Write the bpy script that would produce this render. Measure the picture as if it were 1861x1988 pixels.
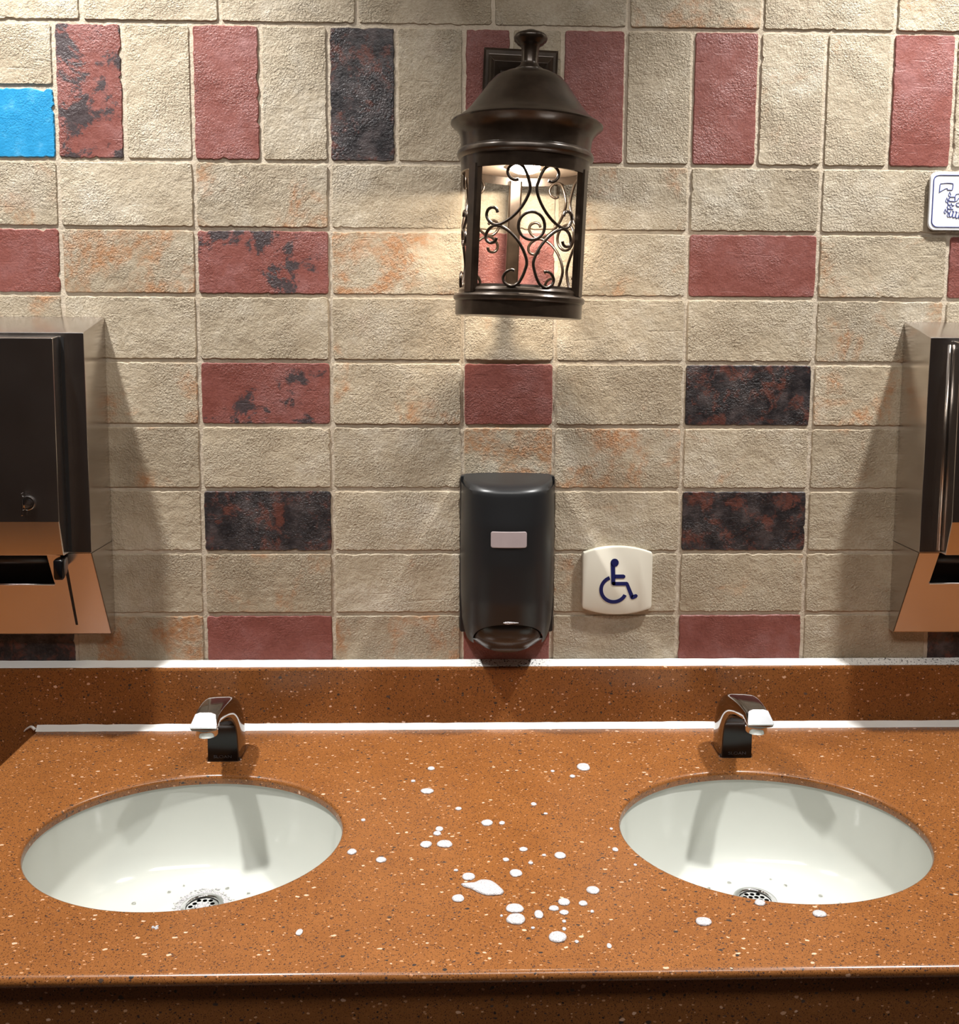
import bpy, bmesh, math, random
from mathutils import Vector, Matrix, noise
from mathutils.geometry import delaunay_2d_cdt
pi = math.pi
for o in list(bpy.data.objects): bpy.data.objects.remove(o)
scene = bpy.context.scene
C = scene.collection

# ------------------------------------------------------------------ camera
cam_d = bpy.data.cameras.new('camera'); cam = bpy.data.objects.new('camera', cam_d); C.objects.link(cam)
cam.location = (0.59658, -1.49260, 1.48212)
cam.rotation_euler = (pi / 2 - 0.1040946, -0.0056352, -0.0259584)
cam_d.sensor_fit = 'HORIZONTAL'; cam_d.sensor_width = 36.0
cam_d.lens = 36.0 * 1863.0 / 1861.0
cam_d.shift_y = -149.0 / 1861.0
cam_d.clip_start = 0.02
scene.camera = cam

# ------------------------------------------------------------------ world, lamps, exposure
CEIL = 2.90
world = bpy.data.worlds.new('world'); scene.world = world; world.use_nodes = True
world.node_tree.nodes['Background'].inputs[0].default_value = (0.9, 0.95, 1.0, 1)
world.node_tree.nodes['Background'].inputs[1].default_value = 0.05
vs = scene.view_settings
vs.view_transform = 'Standard'; vs.look = 'None'; vs.gamma = 1.0; vs.use_curve_mapping = False
vs.exposure = 0.0
SPOTS = [(-0.30, -0.45), (1.67, -0.45)]          # two recessed cans over the basins
SPOT_W, SPOT_ANGLE, SPOT_BLEND = 215.0, 87.0, 0.58
SPOT_TILT = math.radians(16)                     # the cans lean towards the tiled wall
SPOT_COL = (1.0, 0.985, 0.955)
PANEL = (0.66, -1.50, 1.5, 0.42)                 # centre x, y, length, width of the ceiling light
PANEL_W = 17.0
LANTERN_W = 1.2
for i, (x, y) in enumerate(SPOTS):
    l = bpy.data.lights.new('downlight_beam', 'SPOT'); l.energy = SPOT_W; l.color = SPOT_COL
    l.spot_size = math.radians(SPOT_ANGLE); l.spot_blend = SPOT_BLEND; l.shadow_soft_size = 0.045
    o = bpy.data.objects.new('downlight_beam', l); C.objects.link(o); o.location = (x, y, CEIL - 0.03); o.rotation_euler = (SPOT_TILT, 0, 0)
l = bpy.data.lights.new('ceiling_panel_light', 'AREA'); l.shape = 'RECTANGLE'; l.size = PANEL[2]; l.size_y = PANEL[3]
l.energy = PANEL_W; l.color = (1.0, 0.97, 0.93)
o = bpy.data.objects.new('ceiling_panel_light', l); C.objects.link(o); o.location = (PANEL[0], PANEL[1], CEIL - 0.045)

# ------------------------------------------------------------------ helpers
def link(o, parent=None):
    C.objects.link(o)
    if parent is not None: o.parent = parent
    return o
def tag(o, label=None, cat=None, group=None, kind=None):
    if label: o['label'] = label
    if cat: o['category'] = cat
    if group: o['group'] = group
    if kind: o['kind'] = kind
    return o
def thing(name, label, cat, loc, rot=(0, 0, 0), group=None):
    o = bpy.data.objects.new(name, None); o.empty_display_size = 0.03
    C.objects.link(o); o.location = loc; o.rotation_euler = rot
    return tag(o, label, cat, group)

class MB:
    """collects vertices and faces of ONE mesh"""
    def __init__(s): s.v = []; s.f = []
    def add(s, vs_, fs_):
        b = len(s.v); s.v += [tuple(p) for p in vs_]; s.f += [tuple(b + i for i in f) for f in fs_]; return s
    def box(s, x0, x1, y0, y1, z0, z1):
        return s.add([(x0,y0,z0),(x1,y0,z0),(x1,y1,z0),(x0,y1,z0),(x0,y0,z1),(x1,y0,z1),(x1,y1,z1),(x0,y1,z1)],
                     [(3,2,1,0),(4,5,6,7),(0,1,5,4),(1,2,6,5),(2,3,7,6),(3,0,4,7)])
    def rings(s, rings, closed=True, cap0=False, cap1=False):
        n = len(rings[0]); vs_ = [p for r in rings for p in r]; fs_ = []
        for i in range(len(rings) - 1):
            for j in range(n if closed else n - 1):
                k = (j + 1) % n
                fs_.append((i*n+j, i*n+k, (i+1)*n+k, (i+1)*n+j))
        if cap0: fs_.append(tuple(range(n - 1, -1, -1)))
        if cap1: fs_.append(tuple((len(rings)-1)*n + j for j in range(n)))
        return s.add(vs_, fs_)
    def lathe(s, prof, n=48, c=(0, 0, 0)):
        rs = []
        for r, z in prof:
            rs.append([(c[0] + r*math.cos(2*pi*j/n), c[1] + r*math.sin(2*pi*j/n), c[2] + z) for j in range(n)])
        return s.rings(rs)
    def tube(s, pts, r, n=8, closed=False):
        pts = [Vector(p) for p in pts]; rs = []
        up = None
        m = len(pts)
        for i, p in enumerate(pts):
            if closed: t = pts[(i+1) % m] - pts[i-1]
            else: t = pts[min(i+1, m-1)] - pts[max(i-1, 0)]
            t.normalize()
            if up is None:
                up = Vector((0,0,1)) if abs(t.z) < 0.9 else Vector((1,0,0))
            a = t.cross(up); a.normalize(); b = a.cross(t); b.normalize(); up = b
            rr = r[i] if isinstance(r, (list, tuple)) else r
            rs.append([p + a*(rr*math.cos(2*pi*j/n)) + b*(rr*math.sin(2*pi*j/n)) for j in range(n)])
        if closed: rs.append(rs[0]); return s.rings(rs)
        return s.rings(rs, cap0=True, cap1=True)
    def cyl(s, p0, p1, r, n=24):
        return s.tube([p0, p1], r, n)
    def prism(s, poly, y0, y1):
        """poly = [(x, z)...] extruded along y"""
        n = len(poly)
        return s.add([(x, y0, z) for x, z in poly] + [(x, y1, z) for x, z in poly],
                     [tuple(range(n))] + [tuple(range(2*n-1, n-1, -1))] + [(i, n+i, n+(i+1) % n, (i+1) % n) for i in range(n)])
    def prism_x(s, poly, x0, x1):
        n = len(poly)
        return s.add([(x0, y, z) for y, z in poly] + [(x1, y, z) for y, z in poly],
                     [tuple(range(n))] + [tuple(range(2*n-1, n-1, -1))] + [(i, n+i, n+(i+1) % n, (i+1) % n) for i in range(n)])
    def build(s, name, mat, parent=None, smooth=False, bevel=0, loc=None, fix=True, sharp=None):
        me = bpy.data.meshes.new(name); me.from_pydata(s.v, [], s.f)
        if fix:
            bm = bmesh.new(); bm.from_mesh(me)
            bmesh.ops.remove_doubles(bm, verts=bm.verts, dist=1e-6)
            bmesh.ops.recalc_face_normals(bm, faces=bm.faces)
            if sharp is not None:
                for e in bm.edges:
                    if len(e.link_faces) == 2 and e.calc_face_angle(0) > math.radians(sharp): e.smooth = False
            bm.to_mesh(me); bm.free()
        if smooth:
            for p in me.polygons: p.use_smooth = True
        me.materials.append(mat)
        o = bpy.data.objects.new(name, me); link(o, parent)
        if loc is not None: o.location = loc
        if bevel:
            b = o.modifiers.new('bevel', 'BEVEL'); b.width = bevel; b.segments = 2; b.limit_method = 'ANGLE'; b.angle_limit = math.radians(35)
        return o

def rrect(w, h, r, n=6, cx=0, cz=0):
    pts = []
    for sx, sz, a0 in ((1, 1, 0), (-1, 1, pi/2), (-1, -1, pi), (1, -1, 3*pi/2)):
        for k in range(n + 1):
            a = a0 + pi/2*k/n
            pts.append((cx + sx*(w/2 - r) + r*math.cos(a), cz + sz*(h/2 - r) + r*math.sin(a)))
    return pts
def cat_rom(P, k=6):
    P = [Vector(p) for p in P]; out = []
    for i in range(len(P) - 1):
        p0 = P[max(i-1, 0)]; p1 = P[i]; p2 = P[i+1]; p3 = P[min(i+2, len(P)-1)]
        for j in range(k):
            t = j / k
            out.append(0.5*((2*p1) + (p2-p0)*t + (2*p0-5*p1+4*p2-p3)*t*t + (3*p1-p0-3*p2+p3)*t**3))
    out.append(P[-1]); return out

# ------------------------------------------------------------------ materials
class NT:
    def __init__(s, name):
        s.m = bpy.data.materials.new(name); s.m.use_nodes = True; s.t = s.m.node_tree; s.n = s.t.nodes
        s.b = s.n['Principled BSDF']
    def node(s, typ, **kw):
        n = s.n.new(typ)
        for k, v in kw.items(): setattr(n, k, v)
        return n
    def set(s, sock, v):
        if hasattr(v, 'is_output') or hasattr(v, 'links'): s.t.links.new(v, sock)
        else: sock.default_value = v
    def coord(s, seed=True):
        tc = s.node('ShaderNodeTexCoord')
        if not seed: return tc.outputs['Object']
        oi = s.node('ShaderNodeObjectInfo')
        mul = s.node('ShaderNodeVectorMath', operation='MULTIPLY_ADD')
        cx = s.node('ShaderNodeCombineXYZ')
        for i in range(3): s.t.links.new(oi.outputs['Random'], cx.inputs[i])
        s.t.links.new(cx.outputs[0], mul.inputs[0]); mul.inputs[1].default_value = (37.0, 11.0, 23.0)
        s.t.links.new(tc.outputs['Object'], mul.inputs[2]); return mul.outputs[0]
    def noise(s, co, scale, detail=4, rough=0.55, dist=0.0):
        n = s.node('ShaderNodeTexNoise'); s.t.links.new(co, n.inputs['Vector'])
        n.inputs['Scale'].default_value = scale; n.inputs['Detail'].default_value = detail
        n.inputs['Roughness'].default_value = rough; n.inputs['Distortion'].default_value = dist
        return n.outputs['Fac']
    def voro(s, co, scale, feature='F1', rnd=1.0):
        n = s.node('ShaderNodeTexVoronoi', feature=feature); s.t.links.new(co, n.inputs['Vector'])
        n.inputs['Scale'].default_value = scale; n.inputs['Randomness'].default_value = rnd; return n
    def ramp(s, fac, stops, interp='LINEAR'):
        n = s.node('ShaderNodeValToRGB'); n.color_ramp.interpolation = interp; e = n.color_ramp.elements
        while len(e) < len(stops): e.new(0.5)
        for q, (p, c) in zip(e, stops):
            q.position = p; q.color = (*c, 1) if len(c) == 3 else c
        s.t.links.new(fac, n.inputs[0]); return n.outputs[0]
    def step(s, fac, lo, hi):
        n = s.node('ShaderNodeMapRange', interpolation_type='SMOOTHSTEP'); s.set(n.inputs[0], fac)
        s.set(n.inputs[1], lo); s.set(n.inputs[2], hi); n.inputs[3].default_value = 0; n.inputs[4].default_value = 1
        return n.outputs[0]
    def math(s, op, a, b=0.0, c=None):
        n = s.node('ShaderNodeMath', operation=op); s.set(n.inputs[0], a); s.set(n.inputs[1], b)
        if c is not None: s.set(n.inputs[2], c)
        return n.outputs[0]
    def mix(s, fac, a, b, blend='MIX'):
        n = s.node('ShaderNodeMix', data_type='RGBA', blend_type=blend)
        s.set(n.inputs[0], fac)
        for i, v in ((6, a), (7, b)): s.set(n.inputs[i], v if not isinstance(v, tuple) else ((*v, 1) if len(v) == 3 else v))
        return n.outputs[2]
    def bump(s, h, strength, dist, prev=None):
        n = s.node('ShaderNodeBump'); n.inputs['Strength'].default_value = strength; n.inputs['Distance'].default_value = dist
        s.t.links.new(h, n.inputs['Height'])
        if prev is not None: s.t.links.new(prev, n.inputs['Normal'])
        return n.outputs[0]
    def out(s, col=None, rough=None, metal=None, normal=None, **kw):
        if col is not None: s.set(s.b.inputs['Base Color'], (*col, 1) if isinstance(col, tuple) and len(col) == 3 else col)
        if rough is not None: s.set(s.b.inputs['Roughness'], rough)
        if metal is not None: s.set(s.b.inputs['Metallic'], metal)
        if normal is not None: s.t.links.new(normal, s.b.inputs['Normal'])
        for k, v in kw.items(): s.set(s.b.inputs[k.replace('_', ' ')], v)
        return s.m

def plain(name, col, rough=0.5, metal=0.0, grain=0.06, scale=60, **kw):
    t = NT(name); co = t.coord(False); n = t.noise(co, scale)
    c = t.mix(n, tuple(v*(1-grain) for v in col), tuple(min(1, v*(1+grain)) for v in col))
    return t.out(c, rough, metal, **kw)

def tile_material(name, kind):
    t = NT(name); co = t.coord()
    oi = t.node('ShaderNodeObjectInfo'); sep = t.node('ShaderNodeSeparateColor'); t.t.links.new(oi.outputs['Color'], sep.inputs[0])
    amtR, amtG, tone = sep.outputs[0], sep.outputs[1], sep.outputs[2]
    big = t.noise(co, 9, 3, 0.5); mid = t.noise(co, 38, 5, 0.6); fine = t.noise(co, 260, 4, 0.6)
    pebble = t.noise(co, 330, 3, 0.55, 0.6)
    if kind == 'tan':
        c = t.ramp(t.math('MULTIPLY_ADD', mid, 0.4, t.math('MULTIPLY', big, 0.6)), [(0.30, (0.360, 0.292, 0.200)), (0.52, (0.470, 0.400, 0.292)), (0.72, (0.595, 0.540, 0.440))])
        c = t.mix(t.math('MULTIPLY', t.step(fine, 0.42, 0.62), 0.28), c, (0.30, 0.232, 0.145))
        # rust coloured glaze clouds
        om = t.noise(co, 13, 5, 0.65, 0.5)
        thr = t.math('SUBTRACT', 0.68, t.math('MULTIPLY', amtR, 0.36))
        m = t.step(om, thr, t.math('ADD', thr, 0.20))
        m = t.math('MULTIPLY', m, t.step(t.noise(co, 120, 4, 0.6), 0.25, 0.6))
        c = t.mix(t.math('MULTIPLY', m, 0.95), c, (0.440, 0.222, 0.100))
        pm = t.step(t.noise(co, 11, 4, 0.55, 0.2), 0.62, 0.78)
        c = t.mix(t.math('MULTIPLY', pm, 0.35), c, (0.47, 0.36, 0.28))
        rough = 0.55; bs = 1.0
    elif kind == 'red':
        c = t.ramp(t.math('MULTIPLY_ADD', mid, 0.5, t.math('MULTIPLY', big, 0.5)), [(0.32, (0.195, 0.055, 0.040)), (0.5, (0.245, 0.082, 0.066)), (0.7, (0.310, 0.140, 0.130))])
        c = t.mix(t.math('MULTIPLY', t.step(fine, 0.45, 0.7), 0.35), c, (0.13, 0.035, 0.032))
        bn = t.noise(co, 17, 6, 0.72, 0.3)
        thr = t.math('SUBTRACT', 0.80, t.math('MULTIPLY', amtG, 0.40))
        m = t.step(bn, thr, t.math('ADD', thr, 0.07))
        c = t.mix(t.math('MULTIPLY', m, 0.92), c, t.mix(fine, (0.018, 0.018, 0.022), (0.075, 0.065, 0.068)))
        rough = 0.46; bs = 0.55
    elif kind == 'black':
        c = t.ramp(mid, [(0.32, (0.010, 0.009, 0.011)), (0.50, (0.030, 0.025, 0.027)), (0.68, (0.085, 0.068, 0.068))])
        rn = t.noise(co, 30, 7, 0.75, 0.4)
        m = t.step(rn, 0.50, 0.62)
        c = t.mix(t.math('MULTIPLY', m, 0.75), c, (0.155, 0.050, 0.034))
        c = t.mix(t.math('MULTIPLY', t.step(fine, 0.5, 0.7), 0.3), c, (0.10, 0.085, 0.08))
        rough = 0.40; bs = 0.7
    else:
        c = t.ramp(mid, [(0.3, (0.020, 0.230, 0.470)), (0.55, (0.035, 0.300, 0.580)), (0.8, (0.14, 0.45, 0.70))])
        rough = 0.25; bs = 0.35
    c = t.mix(1.0, c, t.ramp(tone, [(0.0, (0.72, 0.70, 0.68)), (1.0, (1.22, 1.22, 1.24))]), 'MULTIPLY')
    # hand-made relief: pebbling, soft hollows and a few scratches
    wv = t.node('ShaderNodeMapping'); wv.inputs['Scale'].default_value = (16, 100, 190); wv.inputs['Rotation'].default_value = (0, 0.06, 0)
    t.t.links.new(co, wv.inputs['Vector'])
    scr = t.step(t.noise(wv.outputs[0], 1.0, 2, 0.5), 0.66, 0.74)
    rg = t.step(t.noise(co, 14, 2, 0.5), 0.36, 0.66)
    h = t.math('MULTIPLY', pebble, t.math('MULTIPLY_ADD', rg, 1.7, 0.5))
    h = t.math('ADD', h, t.math('MULTIPLY', t.noise(co, 90, 3, 0.5), 0.9))
    h = t.math('ADD', h, t.math('MULTIPLY', big, 2.6))
    h = t.math('SUBTRACT', h, t.math('MULTIPLY', scr, 0.2))
    nr = t.bump(h, 0.9 * bs, 0.0022)
    return t.out(c, rough, 0.0, nr, Specular_IOR_Level=0.4)

def solid_surface(name):
    t = NT(name); co = t.coord(False)
    base = t.ramp(t.noise(co, 14, 4, 0.6), [(0.3, (0.222, 0.081, 0.0215)), (0.7, (0.268, 0.102, 0.0285))])
    f = t.noise(co, 420, 3, 0.6)
    c = t.mix(t.math('MULTIPLY', t.step(f, 0.52, 0.70), 0.45), base, (0.36, 0.140, 0.046))
    def flecks(c, scale, stretch, rot, thr_r, size, col, var=None):
        mp = t.node('ShaderNodeMapping'); mp.inputs['Scale'].default_value = stretch; mp.inputs['Rotation'].default_value = rot
        dn = t.node('ShaderNodeTexNoise'); dn.inputs['Scale'].default_value = 180; t.t.links.new(co, dn.inputs['Vector'])
        ad = t.node('ShaderNodeVectorMath', operation='MULTIPLY_ADD'); t.t.links.new(dn.outputs['Color'], ad.inputs[0])
        ad.inputs[1].default_value = (0.004, 0.004, 0.004); t.t.links.new(co, ad.inputs[2])
        t.t.links.new(ad.outputs[0], mp.inputs['Vector'])
        v = t.voro(mp.outputs[0], scale)
        sp = t.node('ShaderNodeSeparateColor'); t.t.links.new(v.outputs['Color'], sp.inputs[0])
        pick = t.math('GREATER_THAN', sp.outputs[0], thr_r)
        rad = t.math('MULTIPLY_ADD', sp.outputs[1], size*0.7, size*0.3)
        m = t.math('MULTIPLY', pick, t.math('SUBTRACT', 1.0, t.step(v.outputs['Distance'], t.math('MULTIPLY', rad, 0.8), rad)))
        cc = t.mix(sp.outputs[2], col[0], col[1])
        return t.mix(m, c, cc)
    c = flecks(c, 900, (1, 1, 1), (0, 0, 0), 0.40, 0.50, ((0.105, 0.034, 0.0075), (0.17, 0.060, 0.014)))
    c = flecks(c, 620, (1, 1, 1), (0, 0, 0), 0.45, 0.52, ((0.030, 0.013, 0.008), (0.10, 0.035, 0.016)))
    c = flecks(c, 300, (0.8, 1.2, 1), (0, 0, 0.4), 0.72, 0.42, ((0.018, 0.013, 0.013), (0.085, 0.045, 0.035)))
    c = flecks(c, 125, (0.8, 1.2, 1), (0, 0, 0.7), 0.84, 0.30, ((0.022, 0.020, 0.020), (0.10, 0.065, 0.05)))
    c = flecks(c, 230, (0.7, 1.3, 1), (0, 0, 0.25), 0.74, 0.34, ((0.62, 0.36, 0.20), (0.48, 0.22, 0.10)))
    c = flecks(c, 115, (0.72, 1.25, 1), (0, 0, -0.3), 0.80, 0.28, ((0.72, 0.48, 0.34), (0.60, 0.34, 0.20)))
    return t.out(c, 0.24, 0.0, t.bump(t.noise(co, 55, 2, 0.5), 0.04, 0.001), Specular_IOR_Level=0.5)

def grout_mat():
    t = NT('grout'); co = t.coord(False)
    c = t.ramp(t.noise(co, 25, 5, 0.6), [(0.3, (0.47, 0.385, 0.285)), (0.7, (0.60, 0.52, 0.41))])
    h = t.math('ADD', t.noise(co, 350, 4, 0.6), t.math('MULTIPLY', t.noise(co, 60, 3, 0.5), 2.0))
    return t.out(c, 0.85, 0.0, t.bump(h, 0.6, 0.002))

def steel_mat(name, col=(0.63, 0.59, 0.56), rough=0.22):
    t = NT(name); co = t.coord(False)
    mp = t.node('ShaderNodeMapping'); mp.inputs['Scale'].default_value = (6, 6, 1400); t.t.links.new(co, mp.inputs['Vector'])
    n = t.noise(mp.outputs[0], 1.0, 3, 0.6)
    c = t.mix(n, tuple(v*0.93 for v in col), tuple(v*1.05 for v in col))
    r = t.math('MULTIPLY_ADD', t.noise(co, 22, 4, 0.6), 0.07, rough - 0.035)
    return t.out(c, r, 1.0, t.bump(n, 0.06, 0.0004))

def bronze_mat():
    t = NT('aged_bronze'); co = t.coord(False)
    n = t.noise(co, 34, 5, 0.6)
    c = t.ramp(n, [(0.35, (0.030, 0.020, 0.013)), (0.65, (0.055, 0.037, 0.025))])
    return t.out(c, t.math('MULTIPLY_ADD', n, 0.14, 0.24), 0.55, t.bump(t.noise(co, 160, 3, 0.5), 0.06, 0.001), Coat_Weight=0.35, Coat_Roughness=0.2)

def caulk_mat():
    t = NT('white_caulk'); co = t.coord(False)
    sx = t.node('ShaderNodeSeparateXYZ'); t.t.links.new(co, sx.inputs[0])
    m1 = t.math('SUBTRACT', 1.0, t.step(t.math('ABSOLUTE', t.math('SUBTRACT', sx.outputs[0], 0.035)), 0.035, 0.080))
    m2 = t.step(sx.outputs[0], 0.50, 0.66)
    near = t.math('MULTIPLY', t.math('MAXIMUM', m1, m2), t.step(sx.outputs[2], 0.05, 0.06))
    sp = t.step(t.noise(co, 330, 3, 0.6), 0.57, 0.62)
    c = t.mix(t.math('MULTIPLY', near, sp), (0.86, 0.85, 0.82), (0.02, 0.018, 0.016))
    return t.out(c, 0.35, 0.0, t.bump(t.noise(co, 70, 3, 0.5), 0.15, 0.002))

def foam_mat():
    t = NT('soap_foam'); co = t.coord()
    v = t.voro(co, 520)
    c = t.mix(t.step(v.outputs['Distance'], 0.12, 0.34), (0.30, 0.25, 0.24), (0.52, 0.51, 0.525))
    return t.out(c, 0.35, 0.0, t.bump(v.outputs['Distance'], 0.6, 0.0012), Subsurface_Weight=0.15, Subsurface_Radius=(0.004, 0.004, 0.004), Subsurface_Scale=1.0)

def emit_mat(name, col, s):
    t = NT(name); return t.out((0.8, 0.8, 0.8), 0.5, 0.0, Emission_Color=(*col, 1), Emission_Strength=s)

M = {}
for k in ('tan', 'red', 'black', 'blue'): M[k] = tile_material(k + '_tile', k)
M['grout'] = grout_mat(); M['surface'] = solid_surface('terracotta_solid_surface')
M['steel'] = steel_mat('brushed_steel'); M['chrome'] = plain('chrome', (0.62, 0.62, 0.63), 0.07, 1.0, 0.01)
M['face'] = plain('scuffed_chrome', (0.83, 0.86, 0.90), 0.24, 1.0, 0.03, 90)
M['shadedchrome'] = plain('shaded_chrome', (0.30, 0.285, 0.28), 0.10, 1.0, 0.02)  # chrome darkened in colour to stand in for dark, shadowed reflections
M['bronze'] = bronze_mat(); M['caulk'] = caulk_mat(); M['foam'] = foam_mat()
M['porcelain'] = plain('porcelain', (0.55, 0.565, 0.52), 0.12, 0.0, 0.01, 8, Coat_Weight=0.4, Coat_Roughness=0.05)
M['blackplastic'] = plain('black_plastic', (0.012, 0.0125, 0.0135), 0.36, 0.0, 0.1, 40)
M['glossblack'] = plain('gloss_black', (0.004, 0.004, 0.0045), 0.20, 0.0, 0.1, 40, Specular_IOR_Level=0.3)
M['barblack'] = plain('push_bar_plastic', (0.016, 0.016, 0.016), 0.25, 0.0, 0.15, 30)
M['holeshade'] = plain('painted_opening_shade', (0.006, 0.005, 0.005), 0.7)  # near-black colour stands in for the shade inside openings
M['window'] = plain('smoky_window', (0.40, 0.33, 0.33), 0.3, 0.0, 0.08, 60)
M['cream'] = plain('cream_plastic', (0.74, 0.70, 0.59), 0.32, 0.0, 0.02, 20)
M['navy'] = plain('navy_print', (0.008, 0.011, 0.085), 0.35)
M['signwhite'] = plain('white_sign', (0.85, 0.87, 0.90), 0.3, 0.0, 0.01)
M['blueprint'] = plain('blue_print', (0.055, 0.075, 0.27), 0.4)
M['greytext'] = plain('grey_print', (0.055, 0.055, 0.06), 0.4)
M['darkwall'] = plain('dark_brown_paint', (0.075, 0.050, 0.040), 0.6, 0.0, 0.1, 6)
M['ceilpaint'] = plain('ceiling_paint', (0.42, 0.40, 0.37), 0.8, 0.0, 0.04, 6)
M['floormat'] = plain('floor_tile', (0.13, 0.085, 0.06), 0.4, 0.0, 0.2, 8)
M['whitemetal'] = plain('white_metal', (0.75, 0.75, 0.74), 0.4)
M['lens'] = emit_mat('downlight_lens', SPOT_COL, 14.0)
M['panellens'] = emit_mat('panel_diffuser', (1.0, 0.98, 0.95), 4.0)
M['bulb'] = emit_mat('led_bulb', (1.0, 0.87, 0.70), 330.0)
M['bubble'] = plain('clear_bubble', (0.75, 0.70, 0.68), 0.1, 0.0, 0.02, 60, Transmission_Weight=0.75)
M['water'] = plain('water', (1, 1, 1), 0.02, 0.0, 0.0, 60, Transmission_Weight=1.0, IOR=1.33)

# ------------------------------------------------------------------ the room
RX0, RX1, RY = -1.5, 2.8, -3.1
def struct(name, mb, mat, **k):
    o = mb.build(name, mat, **k); o['kind'] = 'structure'; return o
wall = struct('wall_back', MB().box(RX0, RX1, 0.0022, 0.12, 0, CEIL), M['grout'])
struct('wall_left', MB().box(RX0 - 0.1, RX0, RY, 0.12, 0, CEIL), M['darkwall'])
struct('wall_right', MB().box(RX1, RX1 + 0.1, RY, 0.12, 0, CEIL), M['darkwall'])
struct('wall_front', MB().box(RX0, RX1, RY - 0.1, RY, 0, CEIL), M['darkwall'])
struct('floor', MB().box(RX0 - 0.1, RX1 + 0.1, RY - 0.1, 0.12, -0.1, 0), M['floormat'])
struct('ceiling', MB().box(RX0 - 0.1, RX1 + 0.1, RY - 0.1, 0.12, CEIL, CEIL + 0.1), M['ceilpaint'])

# ------------------------------------------------------------------ wall tiles
rng = random.Random(7)
Z0, H, W = 1.941, 0.10014, 0.2032
GAP = 0.0030
tile_label = {'red': 'brick red tile', 'black': 'mottled black tile', 'blue': 'bright blue glazed tile'}
def tile(x0, x1, z0, z1, kind='tan', rust=0.2, soot=0.0, tone=None):
    """one hand-made looking tile: ragged outline, worn edge, own depth"""
    if tone is None: tone = rng.uniform(0.3, 0.7)
    g = GAP
    a, b = (x1 - x0)/2 - g, (z1 - z0)/2 - g
    sd = rng.uniform(0, 100); step = 0.0045
    out, nor = [], []
    nx = max(6, int(2*a/step)); nz = max(6, int(2*b/step))
    rough = rng.uniform(0.5, 1.25)
    def rag(t, side):
        v = noise.noise(Vector((t*55 + sd, side*13.7, 0.0)))*0.0009 + noise.noise(Vector((t*230 + sd, side*7.1, 3.0)))*0.0008
        c = noise.noise(Vector((t*80 + sd, side*5.3, 9.0)))
        if c > 0.30: v -= (c - 0.30)*0.0050
        return v*rough*1.5
    for side in range(4):
        n = nx if side % 2 == 0 else nz
        for i in range(n):
            t = i/n
            if side == 0: p = (-a + 2*a*t, -b - rag(2*a*t, 0)); q = (0, -1)
            elif side == 1: p = (a + rag(2*b*t, 1), -b + 2*b*t); q = (1, 0)
            elif side == 2: p = (a - 2*a*t, b + rag(2*a*t, 2)); q = (0, 1)
            else: p = (-a - rag(2*b*t, 3), b - 2*b*t); q = (-1, 0)
            if i == 0:      # soften the corners
                sx = 1 if p[0] > 0 else -1; sz = 1 if p[1] > 0 else -1
                p = (sx*(a - 0.0012), sz*(b - 0.0012)); q = (sx*0.7, sz*0.7)
            out.append(p); nor.append(q)
    dy = rng.uniform(-0.0006, 0.0006)
    n = len(out)
    ins = [1.4e-3*(0.7 + 0.9*abs(noise.noise(Vector((i*0.31 + sd, 2.0, 5.0))))) for i in range(n)]
    r0 = [(p[0] - q[0]*d, dy, p[1] - q[1]*d) for p, q, d in zip(out, nor, ins)]
    r1 = [(p[0], dy + 0.0014, p[1]) for p in out]
    r2 = [(p[0], 0.0060, p[1]) for p in out]
    mb = MB().rings([r0, r1, r2]); mb.f.append(tuple(range(n - 1, -1, -1)))
    o = mb.build('tile', M[kind], wall)
    o.location = ((x0 + x1)/2, 0, (z0 + z1)/2)
    o.color = (rust, soot, tone, 1.0)
    if kind in tile_label: o['label'] = tile_label[kind]
    return o
def zr(v): return Z0 - v*H
D0 = 0.7526
LC = [-2*W, -W, 0, W, 2*W, 3*W]                       # left grid
RC = [D0, D0 + W, D0 + 2*W, D0 + 3*W, D0 + 4*W, D0 + 5*W]   # right grid
cols = [(LC[i], LC[i+1]) for i in range(5)] + [(3*W, D0)] + [(RC[i], RC[i+1]) for i in range(5)]
T, R_, K = 'tan', 'red', 'black'
rows = {  # columns: two hidden/left, then as seen in the photograph
 2: [(T,.3),(T,.62),(T,.15),(T,.45),(T,.05),(T,.2),(T,.35),(T,.1),(T,.08),(T,.1),(T,.3)],
 3: [(T,.3),(R_,0,.1),(T,.75),(R_,0,.62),(T,.75),(R_,0,0),(T,.3),(R_,0,0),(T,.42),(R_,0,.1),(T,.3)],
 4: [(T,.3),(T,.7),(T,.1),(T,.15),(T,.12),(T,.15),(T,.1),(T,.1),(T,.5),(T,.3),(T,.3)],
 5: [(T,.3),(T,.3),(T,.5),(R_,0,.66),(T,.5),(R_,0,0),(T,.32),(K,),(T,.6),(T,.3),(T,.3)],
 6: [(T,.3),(T,.3),(T,.35),(T,.05),(T,.12),(T,.85),(T,.8),(T,.35),(T,.3),(T,.3),(T,.3)],
 7: [(T,.3),(T,.3),(T,.08),(K,),(T,.1),(T,.2),(T,.2),(K,),(T,.1),(T,.3),(T,.3)],
 8: [(T,.3),(T,.3),(T,.1),(T,.5),(T,.2),(T,.2),(T,.35),(T,.4),(T,.2),(T,.3),(T,.3)],
 9: [(T,.3),(K,),(T,.7),(R_,0,.1),(T,.6),(R_,0,0),(T,.3),(R_,0,.05),(T,.25),(K,),(T,.3)],
}
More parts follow.
